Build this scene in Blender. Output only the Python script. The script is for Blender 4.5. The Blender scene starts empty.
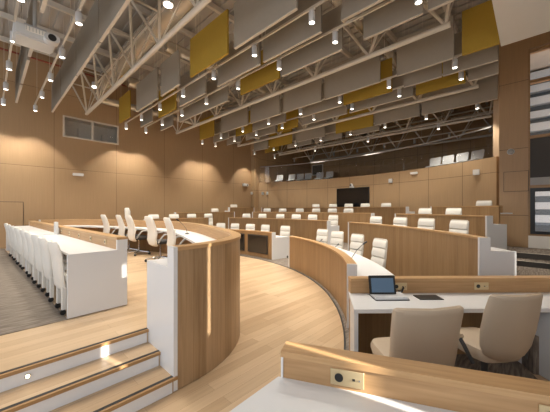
import bpy, bmesh, math, random
from math import sin, cos, pi, radians, atan2, hypot, degrees
from mathutils import Vector, Matrix
random.seed(7)
S = bpy.context.scene
COL = S.collection

# ------------------------------------------------------------------ helpers
class MB:
    """collects geometry (with metric UVs) for ONE mesh object"""
    def __init__(s):
        s.v = []; s.f = []; s.uv = []; s.mi = []
    def face(s, pts, uvs=None, mi=0):
        b = len(s.v); s.v += [tuple(p) for p in pts]
        s.f.append(list(range(b, b + len(pts)))); s.mi.append(mi)
        if uvs is None:
            a, bb, c = Vector(pts[0]), Vector(pts[1]), Vector(pts[2])
            n = (bb - a).cross(c - a)
            if n.length < 1e-12 and len(pts) > 3: n = (Vector(pts[2]) - a).cross(Vector(pts[3]) - a)
            ax = max(range(3), key=lambda i: abs(n[i]))
            uvs = [((p[1], p[2]) if ax == 0 else (p[0], p[2]) if ax == 1 else (p[0], p[1])) for p in pts]
        s.uv.append(uvs)
        return s
    def hexa(s, p, mi=0):
        for q in ((3,2,1,0),(4,5,6,7),(0,1,5,4),(1,2,6,5),(2,3,7,6),(3,0,4,7)):
            s.face([p[i] for i in q], None, mi)
        return s
    def box(s, c, d, rz=0, mi=0, rx=0, ry=0):
        hx, hy, hz = d[0]/2, d[1]/2, d[2]/2
        M = Matrix.Rotation(rz, 3, 'Z') @ Matrix.Rotation(ry, 3, 'Y') @ Matrix.Rotation(rx, 3, 'X')
        p = [Vector(c) + M @ Vector((x*hx, y*hy, z*hz)) for z in (-1, 1) for x, y in ((-1,-1),(1,-1),(1,1),(-1,1))]
        return s.hexa(p, mi)
    def bx(s, x0, x1, y0, y1, z0, z1, mi=0):
        return s.box(((x0+x1)/2, (y0+y1)/2, (z0+z1)/2), (x1-x0, y1-y0, z1-z0), 0, mi)
    def loft(s, secs, caps=True, mi=0):
        n = len(secs[0]); u = 0
        for i in range(len(secs)-1):
            A, B = secs[i], secs[i+1]
            du = (Vector(A[0]) - Vector(B[0])).length
            w = 0
            for k in range(n):
                k2 = (k+1) % n
                dw = (Vector(A[k2]) - Vector(A[k])).length
                s.face([A[k], A[k2], B[k2], B[k]], [(u, w), (u, w+dw), (u+du, w+dw), (u+du, w)], mi)
                w += dw
            u += du
        if caps:
            s.face(list(reversed(secs[0])), None, mi); s.face(secs[-1], None, mi)
        return s
    def tube(s, p0, p1, r, n=10, r1=None, mi=0):
        p0, p1 = Vector(p0), Vector(p1); t = (p1 - p0).normalized()
        a = t.cross(Vector((0, 0, 1)))
        if a.length < 1e-4: a = t.cross(Vector((1, 0, 0)))
        a.normalize(); b = a.cross(t)
        r1 = r if r1 is None else r1
        ring = lambda p, q: [p + (a*cos(2*pi*k/n) - b*sin(2*pi*k/n))*q for k in range(n)]
        return s.loft([ring(p0, r), ring(p1, r1)], True, mi)
    def pipe(s, pts, r, n=10, mi=0):
        pts = [Vector(p) for p in pts]; secs = []
        a = None
        for i, p in enumerate(pts):
            t = ((pts[min(i+1, len(pts)-1)] - pts[max(i-1, 0)])).normalized()
            if a is None:
                a = t.cross(Vector((0, 0, 1)))
                if a.length < 1e-3: a = t.cross(Vector((1, 0, 0)))
            a = (a - t*a.dot(t)).normalized(); b = a.cross(t)
            secs.append([p + (a*cos(2*pi*k/n) - b*sin(2*pi*k/n))*r for k in range(n)])
        return s.loft(secs, True, mi)
    def lathe(s, prof, c=(0, 0, 0), n=20, mi=0):
        c = Vector(c)
        return s.loft([[c + Vector((r*cos(2*pi*k/n), r*sin(2*pi*k/n), z)) for k in range(n)] for r, z in prof], True, mi)
    def strip(s, path, nrm, a, b, z0, z1, mi=0):
        """prism along a plan path: offsets a..b along the normals, z0..z1"""
        u = [0]
        for i in range(1, len(path)): u.append(u[-1] + hypot(path[i][0]-path[i-1][0], path[i][1]-path[i-1][1]))
        P = lambda i, o, z: (path[i][0]+nrm[i][0]*o, path[i][1]+nrm[i][1]*o, z)
        m = len(path)
        for i in range(m-1):
            j = i+1; U, V = u[i], u[j]
            s.face([P(i,a,z0), P(j,a,z0), P(j,a,z1), P(i,a,z1)], [(U,z0),(V,z0),(V,z1),(U,z1)], mi)
            s.face([P(j,b,z0), P(i,b,z0), P(i,b,z1), P(j,b,z1)], [(V,z0),(U,z0),(U,z1),(V,z1)], mi)
            s.face([P(i,a,z1), P(j,a,z1), P(j,b,z1), P(i,b,z1)], [(U,a),(V,a),(V,b),(U,b)], mi)
            s.face([P(j,a,z0), P(i,a,z0), P(i,b,z0), P(j,b,z0)], [(V,a),(U,a),(U,b),(V,b)], mi)
        s.face([P(0,b,z0), P(0,a,z0), P(0,a,z1), P(0,b,z1)], [(b,z0),(a,z0),(a,z1),(b,z1)], mi)
        e = m-1
        s.face([P(e,a,z0), P(e,b,z0), P(e,b,z1), P(e,a,z1)], [(a,z0),(b,z0),(b,z1),(a,z1)], mi)
        return s
    def poly(s, pts, z0, z1, mi=0):
        top = [(x, y, z1) for x, y in pts]; bot = [(x, y, z0) for x, y in pts]
        s.face(top, None, mi); s.face(bot[::-1], None, mi)
        for i in range(len(pts)):
            j = (i+1) % len(pts); s.face([bot[i], bot[j], top[j], top[i]], None, mi)
        return s

def obj(name, mb, mat, parent=None, smooth=False, bevel=0, seg=2, loc=None, sub=0):
    me = bpy.data.meshes.new(name)
    me.from_pydata(mb.v, [], mb.f)
    uvl = me.uv_layers.new(name='UVMap')
    i = 0
    for fu in mb.uv:
        for u in fu:
            uvl.data[i].uv = u; i += 1
    mats = mat if isinstance(mat, (list, tuple)) else [mat]
    for m in mats: me.materials.append(m)
    for p, k in zip(me.polygons, mb.mi): p.material_index = k
    bm = bmesh.new(); bm.from_mesh(me)
    bmesh.ops.remove_doubles(bm, verts=bm.verts, dist=1e-5)
    bmesh.ops.recalc_face_normals(bm, faces=bm.faces)
    if bevel:
        es = [e for e in bm.edges if len(e.link_faces) == 2 and e.calc_face_angle(0) > 0.6]
        bmesh.ops.bevel(bm, geom=es, offset=bevel, segments=seg, affect='EDGES', clamp_overlap=True)
    bm.to_mesh(me); bm.free()
    if smooth:
        for p in me.polygons: p.use_smooth = True
        try: me.set_sharp_from_angle(angle=radians(40))
        except Exception: pass
    o = bpy.data.objects.new(name, me); COL.objects.link(o)
    if loc: o.location = loc
    if parent: o.parent = parent
    if sub:
        m = o.modifiers.new('s', 'SUBSURF'); m.levels = sub; m.render_levels = sub
    return o

def tag(o, label, cat, group=None, kind=None):
    o['label'] = label; o['category'] = cat
    if group: o['group'] = group
    if kind: o['kind'] = kind
    return o
def thing(name, label, cat, loc=(0, 0, 0), rz=0, group=None):
    o = bpy.data.objects.new(name, None); COL.objects.link(o)
    o.empty_display_size = 0.1
    o.location = loc; o.rotation_euler = (0, 0, rz)
    return tag(o, label, cat, group)
def struct(name, mb, mat, label, cat='room', **k):
    o = obj(name, mb, mat, **k); tag(o, label, cat, None, 'structure'); return o
KIDS = {}
def kids(o):
    return [c for c in bpy.data.objects if c.parent == o]
def dup(root, loc, rz, label, group=None):
    if root not in KIDS:
        KIDS[root] = [(c, kids(c)) for c in kids(root)]
    r = root.copy(); COL.objects.link(r); r.location = loc; r.rotation_euler = (0, 0, rz)
    r['label'] = label
    if group: r['group'] = group
    for c, gs in KIDS[root]:
        n = c.copy(); COL.objects.link(n); n.parent = r
        for g in gs:
            q = g.copy(); COL.objects.link(q); q.parent = n
    return r
ORD = ['zeroth','first','second','third','fourth','fifth','sixth','seventh','eighth','ninth','tenth','eleventh']

# ------------------------------------------------------------------ materials
def newmat(name):
    m = bpy.data.materials.new(name); m.use_nodes = True
    nt = m.node_tree; b = nt.nodes['Principled BSDF']
    return m, nt, b
def plain(name, col, rough=0.5, metal=0, noise=0.04, nscale=6, spec=0.5, bump=0):
    m, nt, b = newmat(name)
    N, L = nt.nodes.new, nt.links.new
    tc = N('ShaderNodeTexCoord'); nz = N('ShaderNodeTexNoise'); nz.inputs['Scale'].default_value = nscale
    nz.inputs['Detail'].default_value = 3
    L(tc.outputs['Object'], nz.inputs['Vector'])
    mr = N('ShaderNodeMapRange'); mr.inputs[3].default_value = 1-noise; mr.inputs[4].default_value = 1+noise
    L(nz.outputs['Fac'], mr.inputs[0])
    hs = N('ShaderNodeHueSaturation'); hs.inputs['Color'].default_value = (*col, 1)
    L(mr.outputs[0], hs.inputs['Value']); L(hs.outputs[0], b.inputs['Base Color'])
    b.inputs['Roughness'].default_value = rough; b.inputs['Metallic'].default_value = metal
    b.inputs['Specular IOR Level'].default_value = spec
    if bump:
        bp = N('ShaderNodeBump'); bp.inputs['Strength'].default_value = bump; bp.inputs['Distance'].default_value = .01
        n2 = N('ShaderNodeTexNoise'); n2.inputs['Scale'].default_value = nscale*20
        L(tc.outputs['Object'], n2.inputs['Vector']); L(n2.outputs['Fac'], bp.inputs['Height']); L(bp.outputs[0], b.inputs['Normal'])
    return m
def math_node(nt, op, a, bval=None):
    n = nt.nodes.new('ShaderNodeMath'); n.operation = op
    if hasattr(a, 'is_linked'): nt.links.new(a, n.inputs[0])
    else: n.inputs[0].default_value = a
    if bval is not None:
        if hasattr(bval, 'is_linked'): nt.links.new(bval, n.inputs[1])
        else: n.inputs[1].default_value = bval
    return n.outputs[0]
def wood(name, dark, light, plank=0.14, vertical=True, rough=0.4, contrast=0.25, gscale=1.0):
    """veneer with the grain along v (vertical) or along u"""
    m, nt, b = newmat(name); N, L = nt.nodes.new, nt.links.new
    uv = N('ShaderNodeUVMap'); sp = N('ShaderNodeSeparateXYZ'); L(uv.outputs[0], sp.inputs[0])
    a, g = (sp.outputs[0], sp.outputs[1]) if vertical else (sp.outputs[1], sp.outputs[0])
    idx = math_node(nt, 'FLOOR', math_node(nt, 'DIVIDE', a, plank))
    wn = N('ShaderNodeTexWhiteNoise'); wn.noise_dimensions = '1D'; L(idx, wn.inputs['W'])
    cx = N('ShaderNodeCombineXYZ')
    L(math_node(nt, 'MULTIPLY', a, 26*gscale), cx.inputs[0]); L(math_node(nt, 'MULTIPLY', g, 1.3*gscale), cx.inputs[1])
    L(math_node(nt, 'MULTIPLY', idx, 7.3), cx.inputs[2])
    nz = N('ShaderNodeTexNoise'); nz.inputs['Scale'].default_value = 1.6; nz.inputs['Detail'].default_value = 5
    nz.inputs['Distortion'].default_value = .4
    L(cx.outputs[0], nz.inputs['Vector'])
    f = math_node(nt, 'ADD', math_node(nt, 'MULTIPLY', wn.outputs['Value'], contrast), math_node(nt, 'MULTIPLY', nz.outputs['Fac'], 1-contrast))
    cr = N('ShaderNodeValToRGB'); L(f, cr.inputs[0])
    cr.color_ramp.elements[0].position = .25; cr.color_ramp.elements[0].color = (*dark, 1)
    cr.color_ramp.elements[1].position = .75; cr.color_ramp.elements[1].color = (*light, 1)
    L(cr.outputs[0], b.inputs['Base Color']); b.inputs['Roughness'].default_value = rough
    return m
def planks(name, c1, c2, rough=0.35, w=1.5, h=0.13, rot=0):
    m, nt, b = newmat(name); N, L = nt.nodes.new, nt.links.new
    uv = N('ShaderNodeUVMap'); mp = N('ShaderNodeMapping'); mp.inputs['Rotation'].default_value = (0, 0, rot)
    L(uv.outputs[0], mp.inputs['Vector'])
    br = N('ShaderNodeTexBrick'); L(mp.outputs[0], br.inputs['Vector'])
    br.inputs['Scale'].default_value = 1; br.inputs['Brick Width'].default_value = w; br.inputs['Row Height'].default_value = h
    br.inputs['Mortar Size'].default_value = .0012; br.offset = .37
    br.inputs['Color1'].default_value = (*c1, 1); br.inputs['Color2'].default_value = (*c2, 1)
    br.inputs['Mortar'].default_value = (c1[0]*.6, c1[1]*.55, c1[2]*.5, 1); br.inputs['Bias'].default_value = 0
    sp = N('ShaderNodeSeparateXYZ'); L(mp.outputs[0], sp.inputs[0]); cx = N('ShaderNodeCombineXYZ')
    L(math_node(nt, 'MULTIPLY', sp.outputs[0], 1.5), cx.inputs[0]); L(math_node(nt, 'MULTIPLY', sp.outputs[1], 30), cx.inputs[1])
    nz = N('ShaderNodeTexNoise'); nz.inputs['Scale'].default_value = 1.3; nz.inputs['Detail'].default_value = 5
    L(cx.outputs[0], nz.inputs['Vector'])
    mr = N('ShaderNodeMapRange'); mr.inputs[3].default_value = .84; mr.inputs[4].default_value = 1.14; L(nz.outputs['Fac'], mr.inputs[0])
    hs = N('ShaderNodeHueSaturation'); L(br.outputs['Color'], hs.inputs['Color']); L(mr.outputs[0], hs.inputs['Value'])
    L(hs.outputs[0], b.inputs['Base Color']); b.inputs['Roughness'].default_value = rough
    return m
def panelled(name, col, seam, pw, ph, oy=0, ox=0, rough=.6):
    """wall lining: large panels with thin joints and a faint fine vertical slotting"""
    m, nt, b = newmat(name); N, L = nt.nodes.new, nt.links.new
    uv = N('ShaderNodeUVMap'); mp = N('ShaderNodeMapping'); mp.inputs['Location'].default_value = (ox, oy, 0)
    L(uv.outputs[0], mp.inputs['Vector'])
    br = N('ShaderNodeTexBrick'); L(mp.outputs[0], br.inputs['Vector']); br.offset = 0
    br.inputs['Scale'].default_value = 1; br.inputs['Brick Width'].default_value = pw; br.inputs['Row Height'].default_value = ph
    br.inputs['Mortar Size'].default_value = .008; br.inputs['Mortar Smooth'].default_value = .2
    br.inputs['Color1'].default_value = (*col, 1); br.inputs['Color2'].default_value = (col[0]*.93, col[1]*.92, col[2]*.9, 1)
    br.inputs['Mortar'].default_value = (*seam, 1)
    sp = N('ShaderNodeSeparateXYZ'); L(uv.outputs[0], sp.inputs[0]); cx = N('ShaderNodeCombineXYZ')
    L(math_node(nt, 'MULTIPLY', sp.outputs[0], 40), cx.inputs[0]); L(math_node(nt, 'MULTIPLY', sp.outputs[1], 1.2), cx.inputs[1])
    nz = N('ShaderNodeTexNoise'); nz.inputs['Scale'].default_value = 1; nz.inputs['Detail'].default_value = 4
    L(cx.outputs[0], nz.inputs['Vector'])
    mr = N('ShaderNodeMapRange'); mr.inputs[3].default_value = .86; mr.inputs[4].default_value = 1.12; L(nz.outputs['Fac'], mr.inputs[0])
    hs = N('ShaderNodeHueSaturation'); L(br.outputs['Color'], hs.inputs['Color']); L(mr.outputs[0], hs.inputs['Value'])
    L(hs.outputs[0], b.inputs['Base Color']); b.inputs['Roughness'].default_value = rough
    return m
def carpet(name, c1, c2):
    m, nt, b = newmat(name); N, L = nt.nodes.new, nt.links.new
    tc = N('ShaderNodeTexCoord'); mp = N('ShaderNodeMapping'); mp.inputs['Scale'].default_value = (5, 45, 8)
    mp.inputs['Rotation'].default_value = (0, 0, 0)
    L(tc.outputs['Object'], mp.inputs['Vector'])
    nz = N('ShaderNodeTexNoise'); nz.inputs['Scale'].default_value = .9; nz.inputs['Detail'].default_value = 6; L(mp.outputs[0], nz.inputs['Vector'])
    cr = N('ShaderNodeValToRGB'); L(nz.outputs['Fac'], cr.inputs[0])
    cr.color_ramp.elements[0].position = .38; cr.color_ramp.elements[0].color = (*c1, 1)
    cr.color_ramp.elements[1].position = .62; cr.color_ramp.elements[1].color = (*c2, 1)
    L(cr.outputs[0], b.inputs['Base Color']); b.inputs['Roughness'].default_value = .95; b.inputs['Specular IOR Level'].default_value = .1
    return m
def emit(name, col, st):
    m, nt, b = newmat(name)
    b.inputs['Base Color'].default_value = (*col, 1); b.inputs['Emission Color'].default_value = (*col, 1)
    b.inputs['Emission Strength'].default_value = st
    return m
def glass(name, tint=(1, 1, 1), rough=0.0, mixf=.12):
    m = bpy.data.materials.new(name); m.use_nodes = True; nt = m.node_tree; N, L = nt.nodes.new, nt.links.new
    nt.nodes.remove(nt.nodes['Principled BSDF']); out = nt.nodes['Material Output']
    tr = N('ShaderNodeBsdfTransparent'); tr.inputs[0].default_value = (*tint, 1)
    gl = N('ShaderNodeBsdfGlossy'); gl.inputs['Roughness'].default_value = rough; gl.inputs['Color'].default_value = (.9, .9, .9, 1)
    fr = N('ShaderNodeFresnel'); fr.inputs[0].default_value = 1.45
    mx = N('ShaderNodeMixShader'); L(fr.outputs[0], mx.inputs[0]); L(tr.outputs[0], mx.inputs[1]); L(gl.outputs[0], mx.inputs[2])
    L(mx.outputs[0], out.inputs[0]); return m

M = dict(
 wall=panelled('tan_wall_panel', (.39, .25, .13), (.17, .10, .05), 2.05, 2.78, 2.33, .35),
 gwall=panelled('gallery_wall_panel', (.47, .31, .165), (.14, .085, .045), 1.30, 2.06, -.82, .2),
 pier=panelled('pier_veneer', (.45, .29, .155), (.15, .09, .05), 3.0, 1.9, .35, 1.5, .5),
 post=wood('pale_post_veneer', (.52, .38, .24), (.62, .46, .30), .3, True, .5, .1),
 oak=wood('oak_front', (.245, .138, .058), (.36, .217, .102), .13, True, .42, .25),
 walnut=wood('rostrum_front', (.27, .165, .078), (.46, .305, .17), .16, True, .38, .32, .8),
 cap=wood('oak_rail', (.40, .225, .095), (.55, .345, .165), 3.0, False, .38, .05),
 railface=wood('oak_rail_face', (.36, .20, .085), (.50, .30, .14), 3.0, False, .45, .05),
 floor=planks('light_oak_floor', (.455, .31, .18), (.59, .425, .265)),
 nosing=wood('step_nosing', (.33, .18, .07), (.42, .25, .11), 3, False, .4, .05),
 white=plain('white_laminate', (.70, .695, .69), .3, 0, .01),
 whitep=plain('white_paint', (.78, .75, .70), .6, 0, .02),
 riser=plain('white_riser', (.74, .73, .72), .45, 0, .03, 4),
 cream=plain('cream_leather', (.75, .71, .64), .5, 0, .03, 8, .4, .05),
 creamshade=plain('cream_back_shell', (.70, .65, .57), .5, 0, .03, 8, .4),
 beige=plain('beige_leather', (.50, .395, .285), .48, 0, .05, 5, .4, .06),
 gold=plain('ochre_felt', (.40, .262, .045), .9, 0, .05, 10, .1),
 grey=plain('warm_grey_felt', (.335, .295, .24), .9, 0, .04, 10, .1),
 edge=plain('pale_baffle_edge', (.58, .51, .42), .7, 0, .02),
 steel=plain('painted_steel', (.66, .60, .51), .5, 0, .03),
 deck=plain('ceiling_deck_metal', (.45, .41, .36), .7, 0, .06, 2),
 duct=plain('galvanised_duct', (.86, .80, .70), .25, .7, .08, 3),
 red=plain('red_pipe', (.25, .04, .02), .5),
 carpet=carpet('grey_brown_carpet', (.15, .122, .098), (.26, .218, .175)),
 tcarpet=carpet('tier_carpet', (.14, .115, .095), (.26, .215, .175)),
 black=plain('black_plastic', (.012, .012, .012), .4, 0, 0),
 dark=plain('dark_grey_plastic', (.035, .033, .032), .5, 0, 0),
 screen=plain('dark_screen', (.006, .006, .007), .18, 0, 0),
 smoked=plain('smoked_glass_panel', (.03, .022, .016), .08, 0, 0),
 chrome=plain('chrome', (.62, .6, .58), .18, 1, .02),
 brass=plain('brass_plate', (.62, .49, .29), .35, .55, .03),
 greyp=plain('grey_plastic', (.40, .39, .37), .5, 0, .03),
 proj=plain('projector_plastic', (.56, .55, .53), .45, 0, .02),
 gchair=plain('pale_grey_shell', (.66, .66, .65), .45, 0, .02),
 gframe=plain('grey_window_frame', (.8, .75, .66), .5),
 gpane=plain('grey_pane', (.13, .12, .105), .12, 0, .03),
 wframe=wood('window_wood', (.30, .17, .07), (.40, .24, .11), 3, False, .4, .05),
 glass=glass('clear_glass'),
 facade=plain('pale_facade', (.40, .46, .52), .6, 0, .08, 3),
 fdark=plain('facade_gap', (.06, .09, .12), .3, 0, .05),
 bronze=plain('bronze_blind', (.055, .048, .042), .6, 0, .03),
 lens=emit('lamp_lens', (1, .92, .80), 14),
 steplens=emit('step_lamp', (1, .80, .50), 8),
 tablet=emit('tablet_screen', (.05, .085, .13), .9),
)

# ------------------------------------------------------------------ camera
TH = radians(43.4)
cam_d = bpy.data.cameras.new('camera'); cam = bpy.data.objects.new('camera', cam_d); COL.objects.link(cam)
cam.location = (0, 0, 1.73); cam.rotation_euler = (pi/2, 0, TH - pi/2)
cam_d.sensor_width = 36; cam_d.lens = 273/550*36; cam_d.shift_y = 3/550; cam_d.clip_start = .02; cam_d.clip_end = 200
S.camera = cam

# ------------------------------------------------------------------ plan curves
CX, CY = 0.0, 7.4
def arc(phi0, phi1, R, step=2.0):
    n = max(2, int(abs(phi1-phi0)/step)+1)
    P, Nn = [], []
    for i in range(n+1):
        a = radians(phi0+(phi1-phi0)*i/n)
        P.append((CX+R*cos(a), CY+R*sin(a))); Nn.append((cos(a), sin(a)))
    return P, Nn
def pol(phi, R, z=0):
    a = radians(phi); return (CX+R*cos(a), CY+R*sin(a), z)
def line(p, q):
    dx, dy = q[0]-p[0], q[1]-p[1]; l = hypot(dx, dy)
    return [p, q], [(-dy/l, dx/l)]*2
def spline(pts, k=8):
    out = []
    P = [pts[0]] + pts + [pts[-1]]
    for i in range(1, len(P)-2):
        p0, p1, p2, p3 = [Vector(q) for q in P[i-1:i+3]]
        for j in range(k):
            t = j/k
            out.append(tuple(.5*((2*p1)+(p2-p0)*t+(2*p0-5*p1+4*p2-p3)*t*t+(3*p1-p0-3*p2+p3)*t**3)))
    out.append(tuple(pts[-1])); return out
def normals(path):
    Nn = []
    for i in range(len(path)):
        a, b = path[max(0, i-1)], path[min(len(path)-1, i+1)]
        dx, dy = b[0]-a[0], b[1]-a[1]; l = hypot(dx, dy); Nn.append((dy/l, -dx/l))
    return Nn
ZR = 0.42                       # rostrum floor
Z2, Z3, Z4 = .40, .655, .89      # tier floors
R1, R2, R3, R4 = 6.75, 8.35, 9.95, 11.5
RG = 12.75

# ------------------------------------------------------------------ setting
DECK = 7.25
mb = MB(); mb.bx(-4, 12, -2.0, 12.9, -.2, 0)
struct('floor', mb, M['floor'], 'light oak plank floor of the central well')
P, Nn = arc(-125, 40, 6.47); mb = MB(); mb.strip(P, Nn, .012, 1.9, .0, .006)
struct('floor_tier', mb, M['tcarpet'], 'grey-brown carpet around the outer edge of the oak well', 'floor')
P, Nn = arc(-125, 40, 6.47); mb = MB(); mb.strip(P, Nn, -.012, .012, 0, .012)
struct('trim_1', mb, M['dark'], 'dark curved trim strip between oak floor and carpet', 'trim')
for z, parts, box, nm in ((Z2, ((R2, R3+.03, -62, 28),), (4.2, 8.6, 10.9, 12.69), 'second'),
                          (Z3, ((R3, R3+.55, -42.3, 24), (R3+.53, R4+.03, -35, 24)), (5.9, 9.2, 11.85, 12.69), 'third'),
                          (Z4, ((R4, R4+.10, -36, 23.5), (R4+.08, RG, -33, 23.5)), (9.05, 10.9, 11.92, 12.69), 'fourth')):
    mb = MB()
    for Ra, Rb, p0, p1 in parts:
        P, Nn = arc(p0, p1, Ra); mb.strip(P, Nn, .03, Rb-Ra, -.1, z)
    mb.bx(box[0], box[1], box[2]+.03, box[3], -.1, z-.001)
    struct('floor_tier', mb, M['tcarpet'], 'carpeted %s tier platform carrying a curved row of desks' % nm, 'floor')
mb = MB(); mb.bx(5.45, 8.55, -1.95, 1.0, -.1, Z2); struct('floor_landing', mb, M['tcarpet'], 'lower carpeted landing beside the right-hand desk ends', 'floor')
mb = MB(); mb.bx(8.55, 9.0, -1.95, 1.0, -.1, .52)
st = struct('floor_step', mb, M['tcarpet'], 'carpeted side step below the right-hand windows', 'floor')
mb = MB(); mb.bx(9.0, 10.45, -1.95, 1.0, -.1, Z3); struct('floor_landing', mb, M['tcarpet'], 'upper carpeted landing under the right-hand windows', 'floor')
for X, z in ((8.55, .52), (9.0, Z3)):
    mb = MB(); mb.bx(X-.012, X+.03, -1.95, 1.0, z, z+.006)
    struct('trim_2' if X < 9 else 'trim_3', mb, M['edge'], 'pale nosing on the %s carpeted side step' % ('lower' if X < 9 else 'upper'), 'trim')
    mb = MB(); mb.bx(X-.008, X, -1.95, 1.0, z-.118, z-.002)
    struct('trim_4' if X < 9 else 'trim_5', mb, M['bronze'], 'dark riser of the %s carpeted side step' % ('lower' if X < 9 else 'upper'), 'trim')
# left wall
mb = MB(); mb.bx(-4, 1.95, 12.7, 12.95, 0, DECK); mb.bx(1.95, 3.83, 12.7, 12.95, 0, 4.42); mb.bx(1.95, 3.83, 12.7, 12.95, 5.22, DECK); mb.bx(3.83, 11.25, 12.7, 12.95, 0, DECK)
WX0, WX1, WZ0, WZ1 = 1.95, 3.83, 4.42, 5.22
struct('wall_left', mb, M['wall'], 'long tan panelled wall behind the rostrum', 'wall')
# gallery wall (curved), parapet below the gallery
P, Nn = arc(-31, 23.6, RG, 1.5); mb = MB(); mb.strip(P, Nn, 0, .25, 0, 3.37)
struct('wall_back', mb, M['gwall'], 'curved tan panelled wall below the public gallery', 'wall')
mb = MB(); mb.bx(11.25, 11.62, 12.42, 12.95, 0, DECK)
struct('wall_corner', mb, M['gwall'], 'narrow corner pier between tan wall and gallery', 'wall')
mb = MB(); mb.bx(11.12, 11.36, .72, .93, 0, DECK)
struct('wall_post', mb, M['post'], 'slim veneered post at the right end of the gallery', 'wall')
mb = MB(); mb.bx(10.4, 10.7, .10, .73, 0, DECK); mb.bx(10.7, 11.4, .62, .72, 0, DECK)  # second box: hidden return added to block a sun leak beside the post
struct('wall_pier', mb, M['pier'], 'tall veneered wall pier beside the right-hand windows', 'wall')
mb = MB(); mb.bx(10.4, 10.7, -2.2, -.95, 0, DECK); mb.bx(10.4, 10.7, -.95, .10, 6.2, DECK)
struct('wall_end', mb, M['pier'], 'veneered end wall beyond the right-hand windows', 'wall')
mb = MB(); mb.bx(10.36, 10.7, -.95, .10, 0, .99)
struct('wall_sill', mb, M['whitep'], 'pale low wall under the right-hand windows', 'wall')
mb = MB(); mb.bx(-4, 7.12, -2.2, .47, 5.0, DECK)
struct('ceiling_soffit', mb, M['whitep'], 'smooth white lowered ceiling at upper right', 'ceiling')
mb = MB(); mb.bx(11.36, 20, .75, .93, 0, DECK)
struct('wall_gallery_side', mb, M['pier'], 'side wall closing the right end of the gallery', 'wall')
# gallery room
GX = 17.6
mb = MB(); mb.bx(11.62, GX, 12.75, 12.95, 3.0, DECK); struct('wall_gallery_left', mb, M['gwall'], 'left side wall inside the public gallery', 'wall')
mb = MB(); mb.bx(GX, GX+.2, .75, 12.95, 3.0, DECK); struct('wall_gallery', mb, M['gwall'], 'tan rear wall of the public gallery', 'wall')
P, Nn = arc(-31, 23.6, RG, 1.5)
mb = MB(); mb.poly([(p[0]+n[0]*.02, p[1]+n[1]*.02) for p, n in zip(P, Nn)] + [(GX, 12.75), (GX, .95)], 2.9, 3.1)
struct('floor_gallery', mb, M['tcarpet'], 'gallery floor behind the glass balustrade', 'floor')
# ceiling deck, ribbed
mb = MB(); x = -4.0
mb.bx(-4, 20, -2.4, 13.1, DECK+.05, DECK+.15)
while x < 18:
    mb.bx(x, x+.14, .7, 12.7, DECK, DECK+.06); x += .3
struct('ceiling', mb, M['deck'], 'ribbed metal roof deck above the trusses', 'ceiling')
# unseen wall added at the camera's right; its slits cut the sun into streaks
gaps = [(1.915, .04, .3, 2.47), (2.61, .022, 2.2, 3.4), (5.50, .022, .3, 3.4)]
mb = MB(); x = .5
for gx, gw, ga, gb in gaps:
    mb.bx(x, gx-gw/2, -2.03, -2.0, 0, DECK); mb.bx(gx-gw/2, gx+gw/2, -2.03, -2.0, 0, ga); mb.bx(gx-gw/2, gx+gw/2, -2.03, -2.0, gb, DECK); x = gx+gw/2
mb.bx(x, 10.45, -2.03, -2.0, 0, DECK)
struct('wall_sun_mask', mb, M['whitep'], 'right wall with narrow slit openings', 'wall')

# window in the left wall
mb = MB()
for a, b_, c_, d_ in ((WX0, WX1, WZ1-.06, WZ1), (WX0, WX1, WZ0, WZ0+.06), (WX0, WX0+.06, WZ0+.06, WZ1-.06), (WX1-.06, WX1, WZ0+.06, WZ1-.06), (2.85, 2.93, WZ0+.06, WZ1-.06)):
    mb.bx(a, b_, 12.67, 12.76, c_, d_)
w1 = struct('window_1', mb, M['edge'], 'pale-framed two-pane control room window high in the tan wall', 'window')
mb = MB(); mb.bx(WX0+.06, 2.85, 12.71, 12.72, WZ0+.06, WZ1-.06); obj('window_pane', mb, M['glass'], w1)
mb = MB(); mb.bx(2.93, WX1-.06, 12.71, 12.72, WZ0+.06, WZ1-.06); obj('window_pane', mb, M['glass'], w1)
mb = MB(); mb.bx(1.9, 4.05, 13.5, 13.6, 4.1, 5.3); mb.bx(1.9, 2.0, 12.95, 13.5, 4.1, 5.3); mb.bx(3.95, 4.05, 12.95, 13.5, 4.1, 5.3); mb.bx(1.9, 4.05, 12.95, 13.5, 4.1, 4.2); mb.bx(1.9, 4.05, 12.95, 13.5, 5.25, 5.35)
mb.bx(2.55, 2.95, 13.3, 13.5, 4.3, 5.0); mb.bx(3.4, 3.8, 13.35, 13.5, 4.3, 4.9)
obj('room_recess', mb, M['gframe'], w1)
# right window with facade outside
mb = MB()
for y0, y1 in ((.06, .10), (-.95, -.90)): mb.bx(10.42, 10.52, y0, y1, .99, 6.2)
for z in (1.0, 2.35, 3.73, 5.27, 6.12): mb.bx(10.40, 10.54, -.90, .06, z-.04, z+.04)
w2 = struct('window_2', mb, M['wframe'], 'tall wood-framed window at the right edge looking onto a pale facade', 'window')
for a, b_ in ((1.04, 2.31), (3.77, 5.23), (5.31, 6.08)):
    mb = MB(); mb.bx(10.47, 10.48, -.9, .06, a, b_); obj('window_pane', mb, M['glass'], w2)
mb = MB(); mb.bx(10.46, 10.50, -.9, .06, 2.60, 3.69); obj('roller_blind', mb, M['bronze'], w2)
mb = MB(); mb.bx(10.43, 10.50, -.9, .06, 2.39, 2.60); obj('sill_board', mb, M['greyp'], w2)
mb = MB()
for y0, y1, z0, z1 in ((-.9, .06, 2.21, 2.31), (-.9, .06, 1.04, 1.12), (-.04, .06, 1.12, 2.21), (-.9, -.8, 1.12, 2.21)): mb.bx(10.38, 10.46, y0, y1, z0, z1)
obj('sash', mb, M['black'], w2)
fac = thing('building', 'pale banded office facade seen through the right-hand window', 'building', (15, -1.5, 0))
mb = MB(); mb.bx(0.3, 0.6, -4.5, 1.9, 0, 9); obj('wall', mb, M['fdark'], fac)
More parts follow.
